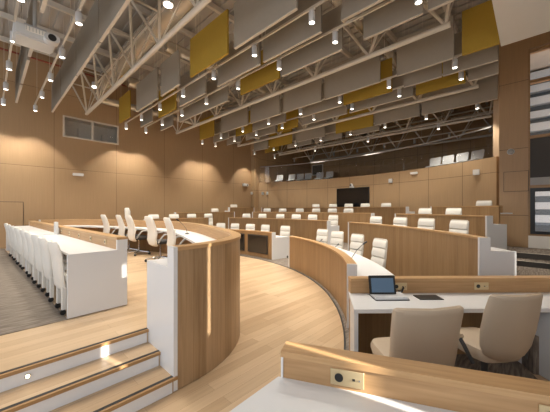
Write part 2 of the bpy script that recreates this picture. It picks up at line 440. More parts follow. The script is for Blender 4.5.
z = 1.2
while z < 9:
    mb = MB(); mb.bx(0, .3, -4.5, 1.9, z, z+.26+.1*random.random()); obj('band', mb, M['facade'], fac); z += .52
# low door in left wall
mb = MB(); mb.bx(-.25, .86, 12.665, 12.70, ZR, 1.96)
d1 = struct('door_1', mb, M['wall'], 'flush tan door in the panelled wall at far left', 'door')
mb = MB(); mb.bx(.86, .875, 12.68, 12.70, ZR, 1.975); mb.bx(-.27, .875, 12.68, 12.70, 1.96, 1.975); obj('door_edge', mb, M['dark'], d1)
mb = MB(); mb.bx(.88, 11.25, 12.67, 12.70, ZR if False else 0, ZR+.07); struct('baseboard_left', mb, M['dark'], 'dark skirting along the tan wall', 'baseboard')

# ------------------------------------------------------------------ rostrum floor and steps
half = [(1.26, 2.47), (1.62, 2.49), (2.04, 2.65), (2.43, 2.97), (2.78, 3.55), (3.22, 4.70), (3.62, 6.0), (3.80, 7.3)]
ctrl = half + [(x, 14.6-y) for x, y in half[-2::-1]]
RP = spline(ctrl, 6); RN = normals(RP)          # normal = outward (+X side)
inner = [(p[0]-n[0]*.03, p[1]-n[1]*.03) for p, n in zip(RP, RN)]
mb = MB(); mb.poly([(-4, 3.06), (1.25, 3.06)] + [(1.27, 2.52)] + inner[1:-1] + [(1.25, 12.2), (1.25, 12.7), (-4, 12.7)], 0.0, ZR)
struct('floor_rostrum', mb, M['floor'], 'raised light oak floor of the rostrum', 'floor')
mb = MB(); mb.poly([(-4, 4.0), (.66, 4.0), (.42, 12.0), (.42, 12.69), (-4, 12.69)], ZR, ZR+.008)
struct('floor_carpet', mb, M['carpet'], 'streaky grey carpet on the rostrum behind the left desks', 'floor')
Y1, T = 3.06, .295
for k in range(3):
    zt = ZR-.14*k; y = Y1-T*k
    nm = ['top', 'middle', 'lowest'][k]
    if k:
        mb = MB(); mb.bx(-4, 1.25, y, y+T, 0, zt); struct('floor_step', mb, M['floor'], '%s oak step leading up to the rostrum' % nm, 'step')
    mb = MB(); mb.bx(-4, 1.25, y-.02, y+.004, zt-.028, zt+.001); struct('trim_%d' % (10+k), mb, M['nosing'], 'oak nosing of the %s rostrum step' % nm, 'trim')
    mb = MB(); mb.bx(-4, 1.25, y+.004, y+.036, zt, zt+.003); struct('trim_%d' % (20+k), mb, M['black'], 'black anti-slip strip on the %s rostrum step' % nm, 'trim')
    mb = MB(); mb.bx(-4, 1.20, y-.008, y, zt-.138, zt-.028); struct('trim_%d' % (30+k), mb, M['riser'], 'white riser under the %s rostrum step' % nm, 'trim')
for X, k in ((.235, 0), (.06, 1), (-1.2, 0), (-1.2, 1)):
    y = Y1-T*k-.008; z = ZR-.14*k-.075
    t = thing('step_light', 'small round lamp in the %s white riser %s' % (['top', 'middle'][k], 'left of the steps centre' if X > -1 else 'beyond the frame at left'), 'lamp', (X, y, z))
    mb = MB(); mb.tube((0, 0, 0), (0, -.012, 0), .02, 14); obj('housing', mb, M['chrome'], t)
    mb = MB(); mb.tube((0, -.012, 0), (0, -.018, 0), .014, 14); obj('lens', mb, M['steplens'], t)

# ------------------------------------------------------------------ rostrum bench
t = thing('rostrum_bench', 'large curved rostrum bench with walnut front, oak rail and white worktop', 'bench', (1.26, 2.47, 0))
def child_strip(name, path, nrm, a, b, z0, z1, mat, parent, bevel=0):
    ox, oy, oz = parent.location
    mb = MB(); mb.strip([(p[0]-ox, p[1]-oy) for p in path], nrm, a, b, z0-oz, z1-oz)
    return obj(name, mb, mat, parent, bevel=bevel)
child_strip('front_panel', RP, RN, -.05, 0, 0.004, 1.332, M['walnut'], t)
child_strip('top_rail', RP, RN, -.125, .012, 1.332, 1.368, M['cap'], t)
child_strip('inner_rail', RP, RN, -.12, -.05, 1.16, 1.332, M['railface'], t)
child_strip('worktop', RP[2:-2], RN[2:-2], -.56, -.05, 1.12, 1.16, M['white'], t)
child_strip('modesty_panel', RP[4:-4], RN[4:-4], -.10, -.05, ZR, 1.12, M['oak'], t)
for q, sgn in ((0, 1), (len(RP)-1, -1)):
    p = RP[q]
    mb = MB(); y0 = p[1]-2.47
    ya, yb = (y0, y0+.62) if sgn > 0 else (y0-.62, y0)
    mb.bx(-.045, -.005, ya-.004 if sgn > 0 else ya, yb, 0.004, 1.166)
    r = (y0-.004, y0+.125) if sgn > 0 else (y0-.125, y0+.004)
    mb.bx(-.045, -.005, r[0], r[1], 1.166, 1.368)
    mb2 = MB(); mb2.bx(-.005, .22, (ya+.126) if sgn > 0 else ya, yb if sgn > 0 else yb-.126, .60, 1.162)
    obj('end_panel', mb, M['white'], t)
    obj('end_cabinet', mb2, M['white'], t)

# ------------------------------------------------------------------ curved tier desks
def tier_desk(R, p0, p1, zf, zlow, label, cat='desk', zr=.93, left_end=True, depth=.44, seg=None, right_end=True):
    o = pol((p0+p1)/2, R, zf if zlow >= zf else zlow) if not seg else (seg[0][0], seg[0][1], zlow)
    t = thing('curved_desk', label, cat, o, 0, 'curved council desks')
    P, Nn = arc(p0, p1, R) if not seg else (seg, [(-n[0], -n[1]) for n in normals(seg)])
    if seg and Nn[0][1] < 0: Nn = [(-n[0], -n[1]) for n in Nn]
    zl = zlow+.004
    child_strip('front_panel', P, Nn, 0, .045, zl, zf+zr-.03, M['oak'], t)
    child_strip('top_rail', P, Nn, -.012, .13, zf+zr-.03, zf+zr, M['cap'], t)
    child_strip('inner_rail', P, Nn, .045, .12, zf+.74, zf+zr-.03, M['railface'], t)
    child_strip('worktop', P, Nn, .045, depth, zf+.705, zf+.74, M['white'], t)
    for e, sg in (((p0, -1),) if right_end else ()) + (((p1, 1),) if left_end else ()):
        if seg:
            k = 0 if sg < 0 else -1; k2 = 1 if sg < 0 else -2
            d = Vector(seg[k])-Vector(seg[k2]); d = d.normalized()*.04
            PP, NN = [seg[k], (seg[k][0]+d.x, seg[k][1]+d.y)], [Nn[k], Nn[k]]
        else:
            PP, NN = arc(e, e+sg*degrees(.04/R), R, 5)
        ox, oy, oz = t.location
        mb = MB(); pp = [(p[0]-ox, p[1]-oy) for p in PP]
        mb.strip(pp, NN, -.012, .13, zl-oz, zf+zr-oz); mb.strip(pp, NN, .13, depth+.01, zl-oz, zf+.745-oz)
        obj('end_panel', mb, M['white'], t)
    return t
tier_desk(R1-.22, -56.2, -19.4, 0, 0, 'curved oak desk nearest the laptop desk, beside the well', depth=.70)
tier_desk(R1, -8, 26, 0, 0, 'curved oak desk with dark screens on its front, behind the rostrum corner', depth=.76)
tier_desk(R2, -55, -23.1, Z2, 0, 'long second-tier oak desk at right, directly behind the laptop desk')
tier_desk(R2, -15.7, 20.7, Z2, 0, 'second-tier oak desk in the middle, white end block by the centre aisle', depth=.52)
tier_desk(R2, 0, 0, Z2, 0, seg=[(7.06, 10.90), (6.0, 11.0), (4.3, 11.05)], depth=.62, label= 'second-tier oak desk at left, seen above the rostrum rail')
tier_desk(R3, -42, -25, Z3, Z2, 'third-tier oak desk at right with a white end toward the side steps')
tier_desk(R3, -18.8, 18.2, Z3, Z2, 'third-tier oak desk in the middle, below the black screen')
tier_desk(R3, 0, 0, Z3, Z2, seg=[(9.10, 11.62), (8.2, 11.8), (5.96, 11.86)], label= 'third-tier oak desk at left, ending at the left aisle')
tier_desk(R4, -35.9, -25.2, Z4, Z3, 'short topmost oak desk at right beneath the gallery', right_end=False)
tier_desk(R4, -20, 19.6, Z4, Z3, 'topmost oak desk in the middle, under the black screen')
tier_desk(R4, 0, 0, Z4, Z3, seg=[(10.62, 11.74), (9.9, 11.86), (9.05, 11.92)], label= 'short topmost oak desk at left by the room corner')
for (a, b_), lb in (((4.6, 13.1), 'black screen panel on the curved desk front, left of the pair'), ((-6.1, 3.1), 'smoked glass screen panel on the curved desk front, right of the pair')):
    P, Nn = arc(a, b_, R1, 1)
    ctr = pol((a+b_)/2, R1, .18); t = thing('display_screen', lb, 'screen', ctr)
    child_strip('bezel', P, Nn, -.030, -.002, .15, .80, M['dark'], t, .008)
    P, Nn = arc(a+.35*(-1 if a > b_ else 1), b_-.35, R1, 1)
    child_strip('glass', P, Nn, -.034, -.030, .19, .76, M['screen'] if a > 4 else M['smoked'], t)

# ------------------------------------------------------------------ straight desks at right
def desk_frame(p, q, label, name, zt, zr, w, legs=True, loc=None, ends=True, face='railface'):
    t = thing(name, label, 'desk', (p[0], p[1], 0))
    P, Nn = line((0, 0), (q[0]-p[0], q[1]-p[1]))
    L = hypot(q[0]-p[0], q[1]-p[1])
    return t, P, Nn, L
# laptop desk: rail far side; normal (left of p->q) points away from the camera
p, q = (2.93, 1.55), (6.2, -1.81)
t, P, Nn, L = desk_frame(p, q, 'white-topped desk with oak rail carrying the open tablet at right', 'straight_desk', .74, .93, .5)
ux, uy = (q[0]-p[0])/L, (q[1]-p[1])/L
mb = MB(); mb.strip(P, Nn, 0, .12, .885, .915); obj('top_rail', mb, M['cap'], t)
mb = MB(); mb.strip(P, Nn, .01, .10, .74, .885); obj('back_rail', mb, M['railface'], t)
mb = MB(); nx, ny = Nn[0]
mb.poly([(nx*.10, ny*.10), (-ux*.115-nx*.5, -uy*.115-ny*.5), (ux*L-nx*.5, uy*L-ny*.5), (ux*L+nx*.1, uy*L+ny*.1)], .70, .74); obj('worktop', mb, M['white'], t)
mb = MB(); mb.strip(P, Nn, .03, .07, .004, .70); obj('modesty_panel', mb, M['oak'], t)
for d0, sk in ((0.0, .11), (1.86, 0), (3.4, 0)):
    a_ = (ux*d0+nx*.03, uy*d0+ny*.03); b_ = (ux*(d0-sk)-nx*.49, uy*(d0-sk)-ny*.49)
    mb = MB(); mb.poly([a_, b_, (b_[0]+ux*.04, b_[1]+uy*.04), (a_[0]+ux*.04, a_[1]+uy*.04)], .006, .70); obj('leg_panel', mb, M['white'], t)
lap = (p, (ux, uy), Nn[0])
def lapt(u, w, z): return (p[0]+ux*u+lap[2][0]*w, p[1]+uy*u+lap[2][1]*w, z)
lap_rz = atan2(uy, ux)
# foreground desk
p2, q2 = (1.135, 1.03), (2.08, -.95)
t, P, Nn, L2 = desk_frame(p2, q2, 'nearest white desk with oak rail across the bottom right', 'straight_desk', .78, .93, .5)
u2x, u2y = (q2[0]-p2[0])/L2, (q2[1]-p2[1])/L2
mb = MB(); mb.strip(P, Nn, 0, .125, .90, .932); obj('top_rail', mb, M['cap'], t)
mb = MB(); mb.strip([(P[0][0]+u2x*.012, P[0][1]+u2y*.012), P[1]], Nn, .012, .115, .78, .90); obj('back_rail', mb, M['railface'], t)
mb = MB(); mb.strip([P[0], (P[0][0]+u2x*.012, P[0][1]+u2y*.012)], Nn, .005, .12, .78, .90); obj('rail_end', mb, M['white'], t)
wx, wy = p2
mb = MB(); mb.poly([(1.14-wx, 1.05-wy), (.66-wx, 1.03-wy), (1.50-wx, -1.1-wy), (2.11-wx, -.93-wy)][::1], .74, .78); obj('worktop', mb, M['white'], t)
mb = MB(); mb.strip(P, Nn, .03, .07, .004, .74); obj('modesty_panel', mb, M['oak'], t)
mb = MB(); mb.strip([P[0], (u2x*.04, u2y*.04)], Nn, -.40, .03, .006, .74); obj('leg_panel', mb, M['white'], t)
fg = (p2, (u2x, u2y), Nn[0])
def fgt(u, w, z): return (p2[0]+u2x*u+fg[2][0]*w, p2[1]+u2y*u+fg[2][1]*w, z)
fg_rz = atan2(u2y, u2x)

# brass socket plates
def socket_plate(loc, rz, w, h, label, group, big=True):
    t = thing('socket_plate', label, 'socket', loc, rz, group)
    mb = MB(); mb.box((0, -.003, 0), (w, .006, h)); obj('plate', mb, M['brass'], t, bevel=.002, seg=1)
    if big:
        mb = MB(); mb.tube((-w*.24, -.006, 0), (-w*.24, -.010, 0), h*.26, 16); obj('socket', mb, M['black'], t)
        mb = MB(); mb.box((w*.2, -.007, 0), (h*.16, .004, h*.12)); obj('port', mb, M['black'], t)
        mb = MB(); mb.tube((w*.37, -.006, 0), (w*.37, -.009, 0), h*.06, 8); obj('screw', mb, M['chrome'], t)
    else:
        mb = MB(); mb.tube((0, -.006, 0), (0, -.010, 0), h*.22, 14); obj('socket', mb, M['black'], t)
    return t
socket_plate(fgt(.36, .011, .842), fg_rz, .17, .085, 'brass socket plate on the nearest desk rail at bottom', 'brass socket plates')
socket_plate(fgt(1.25, .011, .842), fg_rz, .17, .085, 'brass socket plate at the bottom right corner, on the nearest rail', 'brass socket plates')
socket_plate(lapt(.58, .009, .82), lap_rz, .17, .085, 'brass socket plate right behind the tablet', 'brass socket plates')
socket_plate(lapt(1.55, .009, .82), lap_rz, .17, .085, 'brass socket plate above the right-hand beige chair', 'brass socket plates')

# ------------------------------------------------------------------ left staff desks
XA, XB, XR = .66, 1.20, 1.32
def staff_desk(y0, y1, label):
    t = thing('staff_desk', label, 'desk', (XA-.03*(y0-4), y0, ZR), .03)
    L = y1-y0
    mb = MB(); mb.bx(.03, XB-XA, .04, L-.04, .735, .765); obj('worktop', mb, M['white'], t)
    mb = MB(); mb.bx(XB-XA, XR-XA, .04, L-.04, .765, .90); obj('back_rail', mb, M['railface'], t)
    mb = MB(); mb.bx(XB-XA-.01, XR-XA+.01, .0, L, .90, .93); obj('top_rail', mb, M['cap'], t)
    mb = MB(); mb.bx(XR-XA-.05, XR-XA, .04, L-.04, .005, .90); obj('front_panel', mb, M['oak'], t)
    for yy in (0, L-.04):
        mb = MB(); mb.bx(.0, XR-XA, yy, yy+.04, .010, .768); mb.bx(XB-XA-.005, XR-XA+.005, yy, yy+.04, .768, .90); obj('end_panel', mb, M['white'], t)
    return t
staff_desk(4.0, 7.5, 'near long white staff desk at left with oak socket rail')
staff_desk(7.58, 11.95, 'far white staff desk at left, beyond the near one')
mb = MB(); mb.bx(-.02, .02, -.06, .20, 0, .26); dv = obj('divider_panel', mb, M['white'], loc=(1.04, 7.45, ZR+.768)); 
tag(dv, 'small white divider between the two left staff desks', 'divider')
for k, y in enumerate((4.5, 5.2, 5.9, 6.6, 7.3)):
    socket_plate((XB-.001-.03*(y-4), y, ZR+.835), -pi/2, .10, .07, 'brass socket plate on the left staff desk rail, %s from its near end' % ORD[k+1], 'brass socket plates', False)

# ------------------------------------------------------------------ chairs
def sq(c, e): return math.copysign(abs(c)**e, c)
def slab(prof, bow=0.0, n=16, ew=.3, et=.6):
    """upholstered shell: prof = (x, z, width, thickness) from bottom to top, bow pushes the edges forward"""
    secs = []
    for i, (x, z, w, th) in enumerate(prof):
        a, b = prof[max(0, i-1)], prof[min(len(prof)-1, i+1)]
        tx, tz = b[0]-a[0], b[1]-a[1]; l = hypot(tx, tz); nx, nz = tz/l, -tx/l
        sec = []
        for k in range(n):
            q = 2*pi*k/n; y = sq(cos(q), ew)*w/2; s_ = sq(sin(q), et)*th/2
            sec.append((x+nx*s_+bow*(2*y/max(w, .01))**2*min(1, w/.3), y, z+nz*s_))
        secs.append(sec)
    mb = MB(); mb.loft(secs); return mb
def cushion(x0, x1, w, z0, z1, n=20):
    secs = []
    h = (z1-z0)/2; zc = (z0+z1)/2; xc = (x0+x1)/2; d = (x1-x0)/2
    for z, s_ in ((-1, .84), (-.75, .96), (-.2, 1), (.3, 1), (.8, .95), (1, .8)):
        secs.append([(xc+sq(cos(2*pi*k/n), .45)*d*s_, sq(sin(2*pi*k/n), .45)*w/2*s_, zc+z*h) for k in range(n)])
    mb = MB(); mb.loft(secs); return mb
def star_base(t, mat, r=.30, z=.09, top=.40, cast=M['black']):
    mb = MB(); mb.lathe([(.035, z-.02), (.04, z), (.03, z+.06), (.026, z+.07), (.026, top), (.05, top+.005), (.05, top+.02)], n=12); obj('column', mb, mat, t, True)
    for k in range(5):
        a = 2*pi*k/5+.3
        mb = MB(); mb.tube((0, 0, z), (r*cos(a), r*sin(a), .068), .024, 8, .015); l = obj('leg', mb, mat, t, True)
        mb = MB(); mb.tube((r*cos(a)-.022*sin(a), r*sin(a)+.022*cos(a), .031), (r*cos(a)+.022*sin(a), r*sin(a)-.022*cos(a), .031), .03, 12); mb.tube((r*cos(a), r*sin(a), .03), (r*cos(a), r*sin(a), .07), .009, 6)
        obj('caster', mb, cast, l, True)
def council_chair(label, loc, rz, group):
    t = thing('council_chair', label, 'chair', loc, rz, group)
    obj('seat', cushion(-.22, .25, .48, .42, .51), M['cream'], t, True)
    obj('back_shell', slab([(-.235, .44, .34, .03), (-.255, .5, .42, .035), (-.275, .72, .45, .035), (-.305, .96, .44, .035), (-.32, 1.08, .42, .035), (-.322, 1.105, .36, .02)], .03), M['creamshade'], t, True)
    for z0, z1 in ((.53, .71), (.72, .90), (.91, 1.08)):
        xx = lambda z: -.232-.085*(z-.5)/.55
        obj('back_cushion', slab([(xx(z0), z0, .36, .02), (xx(z0)+.008, z0+.02, .405, .05), (xx((z0+z1)/2)+.012, (z0+z1)/2, .42, .06), (xx(z1)+.008, z1-.02, .405, .05), (xx(z1), z1, .36, .02)], .03), M['cream'], t, True)
    star_base(t, M['chrome'])
    return t
def exec_chair(label, loc, rz, group, tall=False):
    t = thing('executive_chair', label, 'chair', loc, rz, group)
    obj('seat', cushion(-.20, .27, .50, .44, .53), M['dark'], t, True)
    pr = [(-.17, .40, .30, .03), (-.225, .44, .42, .05), (-.255, .55, .48, .06), (-.235, .70, .50, .06), (-.255, .85, .48, .055), (-.30, 1.0, .45, .05), (-.335, 1.09, .43, .045), (-.345, 1.13, .36, .03)]
    obj('backrest', slab(pr, .05), M['cream'], t, True)
    if tall:
        obj('headrest', slab([(-.325, 1.08, .26, .04), (-.32, 1.14, .30, .07), (-.325, 1.25, .30, .07), (-.34, 1.32, .28, .05), (-.342, 1.345, .22, .03)], .02), M['cream'], t, True)
    for s_ in (-1, 1):
        mb = MB(); mb.pipe([(-.15, s_*.24, .48), (-.08, s_*.28, .62), (-.02, s_*.28, .68), (.18, s_*.28, .69)], .02, 8); obj('armrest', mb, M['greyp'], t, True)
    star_base(t, M['chrome'], .33, .10, .43)
    return t
def staff_chair(label, loc, rz, group):
    t = thing('staff_chair', label, 'chair', loc, rz, group)
    obj('backrest', slab([(-.19, .30, .38, .03), (-.22, .36, .43, .045), (-.235, .55, .45, .05), (-.255, .75, .44, .05), (-.285, .86, .42, .045), (-.295, .90, .36, .025)], .05), M['cream'], t, True)
    obj('seat', cushion(-.20, .22, .46, .40, .48), M['cream'], t, True)
    for sx in (-1, 1):
        for sy in (-1, 1):
            mb = MB(); mb.box((sx*.17, sy*.17, .235), (.05, .05, .35)); l = obj('leg', mb, M['cream'], t, bevel=.006, seg=1)
            mb = MB(); mb.tube((sx*.17-.012, sy*.17-.02, .032), (sx*.17-.012, sy*.17+.02, .032), .032, 12); mb.tube((sx*.17, sy*.17, .03), (sx*.17, sy*.17, .065), .012, 8); obj('caster', mb, M['black'], l, True)
    return t
def task_chair(label, loc, rz, square):
    t = thing('task_chair', label, 'chair', loc, rz)
    obj('seat', cushion(-.20, .28, .42, .46, .575), M['beige'], t, True)
    if square:
        pr = [(-.20, .44, .40, .04), (-.235, .48, .49, .05), (-.265, .65, .51, .055), (-.295, .85, .52, .055), (-.322, .99, .53, .05), (-.330, 1.02, .52, .045), (-.332, 1.03, .49, .03)]
        obj('backrest', slab(pr, .05, 24, .2), M['beige'], t, True)
    else:
        pr = [(-.20, .505, .12, .03), (-.215, .515, .26, .04), (-.235, .55, .38, .05), (-.25, .62, .46, .055), (-.27, .75, .50, .055), (-.30, .9, .50, .05), (-.33, 1.03, .47, .045), (-.338, 1.055, .46, .04), (-.34, 1.065, .43, .025)]
        obj('backrest', slab(pr, .06, 24, .25), M['beige'], t, True)
    for s_ in (() if square else (-1, 1)):
        mb = MB(); mb.pipe([(-.14, s_*.25, .46), (-.10, s_*.29, .58), (-.05, s_*.295, .64)], .016, 8); a_ = obj('armrest', mb, M['dark'], t, True)
        mb = MB(); mb.box((.04, s_*.295, .65), (.24, .06, .035)); obj('arm_pad', mb, M['beige'], a_, bevel=.012)
    star_base(t, M['dark'], .34, .11, .455)
    return t
def face_center(phi): return radians(phi+180)

def row(Rc, phis, z, what):
    global proto
    n = len(phis)
    for i, ph in enumerate(phis):
        lb = 'cream council chair behind %s, %s' % (what, ('%s from its left end' % ORD[i+1]) if n > 1 else 'on its own')
        rz = face_center(ph) + random.uniform(-.08, .08) + (.22 if Rc < 7.2 else .25 if ph < 0 else .1)
        if proto is None: proto = council_chair(lb, pol(ph, Rc, z), rz, 'cream council chairs')
        else: dup(proto, pol(ph, Rc, z), rz, lb, 'cream council chairs')
proto = None
row(7.32, [-21.4, -27.3, -34.6, -42.5], .006, 'the curved desk nearest the laptop')
row(7.34, [20.0, 14.7, 8.2, 2.3, -6.1], .006, 'the desk with dark front screens')
row(8.93, [-24.9, -31.2, -37.3, -43.4], Z2, 'the right second-tier desk')
row(8.93, [17.6, 11.9, 5.7, -.2, -5.6, -12.3], Z2, 'the middle second-tier desk')
row(10.53, [-27.2, -32.6], Z3, 'the right third-tier desk')
row(10.53, [16, 11, 5.5, .5, -4.5, -9.2], Z3, 'the middle third-tier desk')
row(12.07, [-31], Z4, 'the short topmost right desk')
row(12.07, [5.4, .5, -3.9, -8.2, -13.1], Z4, 'the middle topmost desk')
for i, x in enumerate((4.8, 5.7, 6.57, 7.48)):
    dup(proto, (x, 11.38, Z2), -pi/2-.2, 'cream council chair behind the left second-tier desk, %s from its left end' % ORD[i+1], 'cream council chairs')
dup(proto, (8.42, 12.22, Z3), -pi/2-.2, 'cream council chair behind the left third-tier desk, on its own', 'cream council chairs')
dup(proto, (9.74, 12.26, Z4), -pi/2-.2, 'cream council chair behind the short topmost left desk, on its own', 'cream council chairs')

ex = [((2.80, 9.75), 0, False), ((3.0, 8.98), -.05, False), ((3.04, 8.30), 0, True), ((3.02, 6.85), 0, False), ((2.88, 5.50), -.2, False)]
for i, ((x, y), rz, tall) in enumerate(ex):
    lb = ['white high-backed executive chair at the rostrum, farthest from the camera', 'white executive chair next beyond the tall headrest chair', 'tallest white executive chair with a headrest at the rostrum', 'white executive chair standing apart between tall chair and nearest chair', 'nearest white executive chair at the rostrum, by the curved rail corner'][i]
    if i == 0: e0 = exec_chair(lb, (x, y, ZR), rz, 'rostrum executive chairs')
    elif tall: exec_chair(lb, (x, y, ZR), rz, 'rostrum executive chairs', True)
    else: dup(e0, (x, y, ZR), rz, lb, 'rostrum executive chairs')
for i, y in enumerate((4.38, 5.08, 5.78, 6.48, 7.18)):
    lb = 'cream staff chair at the near left desk, %s from its near end' % ORD[i+1]
    if i == 0: s0 = staff_chair(lb, (.84-.03*(y-4), y, ZR+.008), 0, 'staff chairs on the grey carpet')
    else: dup(s0, (.84-.03*(y-4), y, ZR+.008), random.uniform(-.05, .05), lb, 'staff chairs on the grey carpet')
for i, y in enumerate((8.15, 8.95, 9.75, 10.6)):
    dup(s0, (.84-.03*(y-4), y, ZR+.008), random.uniform(-.05, .05), 'cream staff chair at the far left desk, %s from its near end' % ORD[i+1], 'staff chairs on the grey carpet')
# the two beige chairs at the laptop desk
FW = (cos(TH), sin(TH)); RT = (sin(TH), -cos(TH))
def dr(d, r, z=0): return (FW[0]*d+RT[0]*r, FW[1]*d+RT[1]*r, z)
task_chair('beige square-backed task chair in front of the tablet desk, left of the pair', dr(2.21, 1.06, .006), TH+.10, True)
task_chair('beige round-bottomed task chair at the right end of the tablet desk', dr(2.41, 1.85, .006), TH+.14, False)

# ------------------------------------------------------------------ desk items
def mic(loc, rz, label, s_=1.0):
    t = thing('gooseneck_microphone', label, 'microphone', loc, rz, 'gooseneck microphones')
    mb = MB(); mb.lathe([(.05*s_, 0), (.05*s_, .012), (.03*s_, .022), (.012, .03)], n=14); obj('base', mb, M['black'], t, True)
    mb = MB(); mb.pipe([(0, 0, .02), (.02, 0, .12*s_), (.09*s_, 0, .22*s_), (.19*s_, 0, .31*s_)], .006, 8); obj('neck', mb, M['dark'], t, True)
    mb = MB(); mb.tube((.185*s_, 0, .305*s_), (.24*s_, 0, .345*s_), .016, 10); obj('capsule', mb, M['black'], t, True)
    return t
mic(pol(-49.0, 6.72, .7405), radians(-49)+.15, 'gooseneck microphone at the near end of the curved desk', 1.2)
mic(pol(-38, 6.74, .7405), radians(-38), 'gooseneck microphone in the middle of the curved desk', .6)
mic(pol(-30, 6.74, .7405), radians(-30), 'gooseneck microphone at the far end of the curved desk', .6)
mic((3.14, 5.72, 1.16), pi-.2, 'gooseneck microphone on the rostrum before the nearest executive chair')
mic((3.32, 6.75, 1.16), pi, 'gooseneck microphone on the rostrum, farther from the camera')
# tablet on its base
t = thing('tablet_terminal', 'dark tablet terminal on a white base, on the tablet desk', 'tablet', lapt(.36, -.15, .7405), lap_rz)
mb = MB(); mb.box((.02, 0, .018), (.36, .20, .036)); obj('base', mb, M['white'], t, bevel=.008)
mb = MB(); mb.box((.02, 0, .005), (.37, .21, .009)); obj('foot', mb, M['dark'], t)
sc = MB(); sc.box((-.04, .03, .135), (.30, .016, .205), rx=-.22); so = obj('screen_housing', sc, M['black'], t, bevel=.005)
mb = MB(); mb.box((-.04, .0205, .133), (.25, .002, .155), rx=-.22); obj('screen', mb, M['tablet'], so)
mb = MB(); mb.box((-.04, .06, .06), (.10, .06, .09)); obj('stand', mb, M['dark'], t)
mb = MB(); mb.pipe([(0, 0, 0), (.03, -.02, -.02), (.07, -.03, .03), (.085, -.005, .055)], .010, 8)
cb = obj('cable', mb, M['black'], loc=lapt(.55, -.03, .775), smooth=True); tag(cb, 'short black cable between the tablet and the brass socket', 'cable')
mb = MB(); mb.box((0, 0, .004), (.26, .15, .008), lap_rz); mt = obj('desk_mat', mb, M['black'], loc=lapt(.82, -.16, .7405)); tag(mt, 'flat black mat on the white tablet desk', 'mat')

# ------------------------------------------------------------------ things on the walls
def wall_pt(phi, z, off=.0): return pol(phi, RG-off, z)
t = thing('wall_screen', 'large black screen on the curved gallery wall', 'screen', wall_pt(-3.5, 1.80, .03), radians(-3.5))
mb = MB(); mb.bx(-.05, .0, -.92, .92, 0, 1.0); obj('housing', mb, M['black'], t, bevel=.008, seg=1)
mb = MB(); mb.bx(-.054, -.05, -.89, .89, .03, .97); obj('panel', mb, M['screen'], t)
t = thing('dome_camera', 'white pan-tilt camera above the black screen', 'camera', wall_pt(-3.4, 2.83, 0), radians(-3.4))
mb = MB(); mb.bx(-.14, 0, -.1, .1, -.02, .03); obj('bracket', mb, M['white'], t)
mb = MB(); mb.lathe([(.02, .03), (.07, .04), (.085, .09), (.07, .15), (.03, .18)], (-.1, 0, 0), 14); h = obj('head', mb, M['white'], t, True)
mb = MB(); mb.tube((-.16, 0, .1), (-.2, 0, .1), .04, 12); obj('lens', mb, M['black'], h)
for ph, z, w, hgt, nm, lb, cat in (
    (25.6-1.2, 2.62, .11, .17, 'wall_speaker', 'small white wall speaker nearest the room corner', 'speaker'),
    (22.0, 2.62, .12, .17, 'wall_speaker', 'middle small white wall speaker of the three by the corner', 'speaker'),
    (20.6, 2.62, .12, .17, 'wall_speaker', 'rightmost small white wall speaker of the three by the corner', 'speaker'),
    (-12.6, 2.90, .16, .18, 'wall_speaker', 'white wall speaker right of the black screen', 'speaker'),
    (-28.2, 2.86, .18, .18, 'wall_speaker', 'white wall speaker at the right end of the curved wall', 'speaker'),
    (-17.5, 3.16, .28, .09, 'emergency_light', 'white emergency light bar on the curved wall below the gallery', 'lamp')):
    t = thing(nm, lb, cat, wall_pt(ph, z, .0) if ph < 24 else (11.24, 12.55, z), radians(0))
    mb = MB(); mb.bx(-.10, -.005, -w/2, w/2, 0, hgt); obj('housing', mb, M['white'], t, bevel=.01)
    mb = MB(); mb.bx(-.106, -.10, -w/2+.015, w/2-.015, .015, hgt-.015); obj('grille' if 'speaker' in nm else 'diffuser', mb, M['whitep'], t)
t = thing('emergency_light', 'small white emergency light on the tan wall below the window', 'lamp', (2.42, 12.70, 3.0))
mb = MB(); mb.bx(-.17, .17, -.07, 0, 0, .10); obj('housing', mb, M['white'], t, bevel=.01)
mb = MB(); mb.bx(-.15, .15, -.075, -.07, .015, .085); obj('diffuser', mb, M['whitep'], t)
t = thing('security_camera', 'white box camera on the tan wall near the gallery corner', 'camera', (10.75, 12.70, 3.1))
mb = MB(); mb.bx(-.2, .2, -.14, 0, 0, .16); obj('housing', mb, M['white'], t, bevel=.02)
mb = MB(); mb.tube((.1, -.14, .08), (.1, -.16, .08), .04, 12); obj('lens', mb, M['black'], t)
t = thing('dome_camera', 'white round dome camera high on the wood pier', 'camera', (10.4, .47, 3.38))
mb = MB(); mb.tube((0, 0, 0), (-.03, 0, 0), .085, 18); obj('mount', mb, M['white'], t, True)
mb = MB(); mb.lathe([(.075, .03), (.07, .06), (.045, .09), (.01, .1)], n=16); o = obj('dome', mb, M['greyp'], t, True); o.rotation_euler = (0, -pi/2, 0)
mb = MB(); mb.bx(-.008, 0, -.26, .26, 0, .56); ht = obj('access_hatch', mb, M['pier'], loc=(10.40, .36, 2.24), bevel=.003, seg=1); mb = MB()
for a in ((-.27, -.26, -.01, .57), (.26, .27, -.01, .57), (-.26, .26, -.01, 0), (-.26, .26, .56, .57)): mb.bx(-.0085, .0, a[0], a[1], a[2], a[3])
obj('joint', mb, M['bronze'], ht); tag(ht, 'square veneered access hatch on the wood pier', 'hatch')

